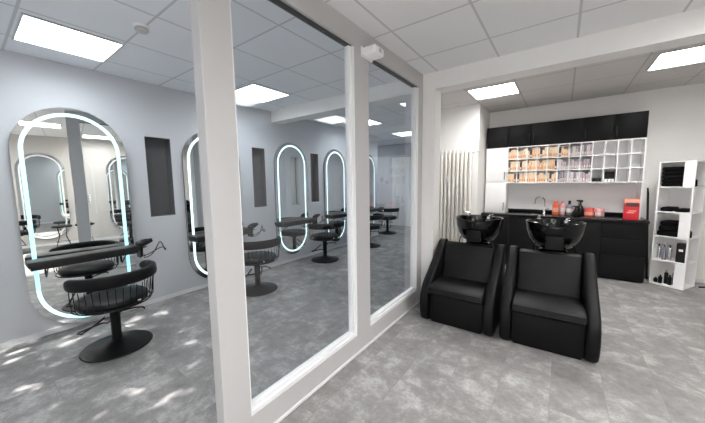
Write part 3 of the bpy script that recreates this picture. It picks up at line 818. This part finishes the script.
# ------------------------------------------------------------------ shelf tower
TW, TH = .345, 1.722
t = thing('shelf_tower', 'white square shelf tower with alternating open compartments at the right wall', 'shelf', (1.075, 5.76, 0), R(-30))
tb = .016; tiers = 5; tr = (TH - tb) / tiers
for k in range(6): MB().box(0, TW, 0, TW, k * tr, k * tr + tb).build('shelf_board', M_white, t, smooth=False)
for k in range(5):
    z0, z1 = k * tr + tb, (k + 1) * tr
    m = MB().box(0, tb, 0, TW, z0, z1).box(tb, TW, TW - tb, TW, z0, z1)
    if k % 2 == 0: m.box(TW - .105, TW, 0, tb, z0, z1)
    else: m.box(TW - tb, TW, 0.0, .06, z0, z1)
    m.build('panel', M_white, t, smooth=False)
def on_tower(x, y, z):
    a = R(-30); return (1.075 + x * math.cos(a) - y * math.sin(a), 5.76 + x * math.sin(a) + y * math.cos(a), z)
def cloth_pile(label, tier, x0, x1, h, layers, lump):
    o = MB()
    for i in range(layers):
        z = i * h / layers
        d = random.uniform(0, .008)
        o.box(x0 + d, x1 - d, .02 + d, .25, z, z + h / layers - .001, bev=min(.45 * h / layers, .018), seg=3)
    bmv = o.bm
    if lump:
        for v in bmv.verts: v.co.z *= 1 - .35 * ((v.co.x - (x0 + x1) / 2) / (x1 - x0) * 2) ** 2
    ob = o.build('towel_stack' if layers > 1 else 'folded_towel', M_towel)
    ob.location = on_tower(0, 0, tier * tr + tb); ob.rotation_euler = (0, 0, R(-30))
    tag(ob, label, 'towel')
t5 = 'the white shelf tower'
for i in range(5):
    o = MB().box(.02, .235, .02, .25, 0, .053, bev=.02, seg=3).build('folded_towel', M_towel)
    o.location = on_tower(random.uniform(-.002, .002), 0, 4 * tr + tb + i * .0535); o.rotation_euler = (0, 0, R(-30))
    tag(o, 'black folded towel, %s of five in the top compartment of the shelf tower' % ['lowest', 'second from bottom', 'middle', 'second from top', 'topmost'][i], 'towel', 'black folded towels in the top compartment')
cloth_pile('crumpled black cloth lying in the second compartment from the top of the shelf tower', 3, .03, .165, .07, 1, True)
cloth_pile('second crumpled black cloth, right one in the second compartment from the top', 3, .17, .30, .055, 1, True)
for i in range(3):
    h = .07
    o = MB().box(.02, .235 - i * .02, .02, .25, 0, h, bev=.022, seg=3)
    o = o.build('folded_towel', M_towel)
    o.location = on_tower(i * .014, 0, 2 * tr + tb + i * .0705); o.rotation_euler = (0, 0, R(-30))
    tag(o, 'thick black folded towel, %s of three in the middle compartment of the shelf tower' % ['lowest', 'middle one', 'topmost'][i], 'towel', 'thick black towels in the middle compartment')
M_clear = glass_mat('clear_plastic', (.9, .9, .92)); M_silver = mat('silver_can', (.72, .72, .74), .25, metal=.9)
for i, (x, mt, lb) in enumerate([(.05, M_silver, 'silver bottle with pump, leftmost'), (.105, M_gy, 'smoky dark bottle, second from left'), (.16, M_silver, 'silver bottle with pump, third from left')]):
    t = thing('pump_bottle', lb + ', in the second-lowest compartment of the tower', 'bottle', on_tower(x, .07, tr + tb), R(-30), 'bottles in the shelf tower')
    MB().lathe([(0, 0), (.02, 0), (.022, .005), (.022, .15), (.012, .18), (0, .18)], 18).build('bottle_body', mt, t)
    MB().lathe([(0, .18), (.009, .18), (.009, .215), (0, .216)], 12).tube([(0, 0, .21), (-.03, 0, .212)], .004, 6).build('pump', M_plastic, t)
t = thing('product_box', 'upright black box right of the bottles in the shelf tower', 'box', on_tower(.27, .05, tr + tb), R(-30))
MB().box(-.045, .045, 0, .10, 0, .26, bev=.002).build('carton', M_plastic, t)
MB().box(-.02, .02, -.0012, -.0002, .15, .18).build('printed_panel', M_labw, t, smooth=False)
for i, (x, y, h, mt) in enumerate([(.045, .07, .07, M_plastic), (.095, .06, .12, M_plastic), (.14, .10, .20, M_silver), (.185, .07, .14, M_plastic), (.215, .12, .22, M_plastic)]):
    t = thing('styling_bottle', '%s styling bottle from the left in the bottom compartment of the tower' % ['lowest black first', 'black second', 'silver topped third', 'black fourth', 'tallest black fifth'][i], 'bottle', on_tower(x, y, tb), R(-30), 'bottles in the bottom compartment')
    MB().lathe([(0, 0), (.02, 0), (.021, .004), (.021, h * .75), (.01, h * .82), (0, h * .82)], 16).build('bottle_body', M_plastic, t)
    MB().lathe([(0, h * .82), (.010, h * .82), (.010, h), (0, h)], 12).build('cap', mt, t)
# black items showing in the side of the tower
for k, lab in ((4, 'small black roll poking from the right side of the top tower compartment'), (2, 'small black roll poking from the right side of the middle tower compartment')):
    o = MB().lathe([(0, 0), (.03, 0), (.038, .01), (.036, .08), (.02, .10), (0, .10)], 16).build('black_roll', M_towel)
    o.location = on_tower(TW - .045, .11, k * tr + tb)
    tag(o, lab, 'roll')

# slim dark pole standing behind the tower at the frame edge
t = thing('coat_stand', 'slim dark metal stand at the right edge beside the shelf tower', 'stand', (1.72, 5.78, 0))
MB().tube([(0, 0, .02), (0, 0, 1.65)], .014).build('pole', M_bmetal, t)
m = MB()
for k in range(3):
    a = R(40) + k * 2 * PI / 3; m.tube([(0, 0, .05), (.16 * math.cos(a), .16 * math.sin(a), .012)], .011)
m.build('tripod_foot', M_bmetal, t)

# ------------------------------------------------------------------ far end of the left room
cv = MB()
n = 60; pts = []
top = []
for i in range(n + 1):
    x = -3.95 - .0 - i * .012
    top.append((x, YFAR - .10 + .022 * math.sin(i * .9)))
poly = top + [(x, y + .006) for x, y in reversed(top)]
cv.prism(poly, 'z', .02, 2.3)
tag(cv.build('sheer_curtain', M_fabric_w), 'white pleated curtain hanging on the far wall of the left room', 'curtain')
tag(MB().tube([(-4.8, YFAR - .09, 2.32), (-3.8, YFAR - .09, 2.32)], .012).tube([(-4.78, YFAR - .09, 2.32), (-4.78, YFAR, 2.32)], .008).tube([(-3.82, YFAR - .09, 2.32), (-3.82, YFAR, 2.32)], .008).build('curtain_rod', M_chrome), 'slim curtain rod above the white curtain on the far wall', 'curtain rod')

# ------------------------------------------------------------------ tree outside, dapples the sun on the left floor
t = thing('street_tree', 'leafy green tree standing outside the left shop window', 'tree', (-2.35, -4.6, 0))
MB().sweep([(0, 0, 0), (.05, 0, 1.6), (0, .05, 2.6), (.1, 0, 3.8)], [(.11 * math.cos(a), .11 * math.sin(a)) for a in [2 * PI * i / 10 for i in range(10)]], scales=[1.3, 1, .8, .4]).build('trunk', mat('bark', (.12, .08, .05), .9, bump=.5, bscale=20), t)
bm = bmesh.new()
rnd = random.Random(11)
for i in range(3500):
    while True:
        p = Vector((rnd.uniform(-1, 1), rnd.uniform(-1, 1), rnd.uniform(-1, 1)))
        if p.length < 1: break
    c = Vector((p.x * 2.1, p.y * 1.2, 3.9 + p.z * 1.9))
    q = Matrix.Rotation(rnd.uniform(0, 6.28), 4, 'Z') @ Matrix.Rotation(rnd.uniform(0, 3.14), 4, 'X')
    s = rnd.uniform(.07, .12)
    vs_ = [bm.verts.new(c + q @ Vector(v) * s) for v in ((-1, 0, 0), (-.3, .55, .08), (.5, .45, .05), (1.1, 0, 0), (.5, -.45, .05), (-.3, -.55, .08))]
    bm.faces.new(vs_)
mb = MB(); mb.bm.free(); mb.bm = bm
lo = mb.build('foliage', mat('leaf_green', (.09, .20, .05), .6, noise=.3), t, smooth=False)
lo['kind'] = 'stuff'
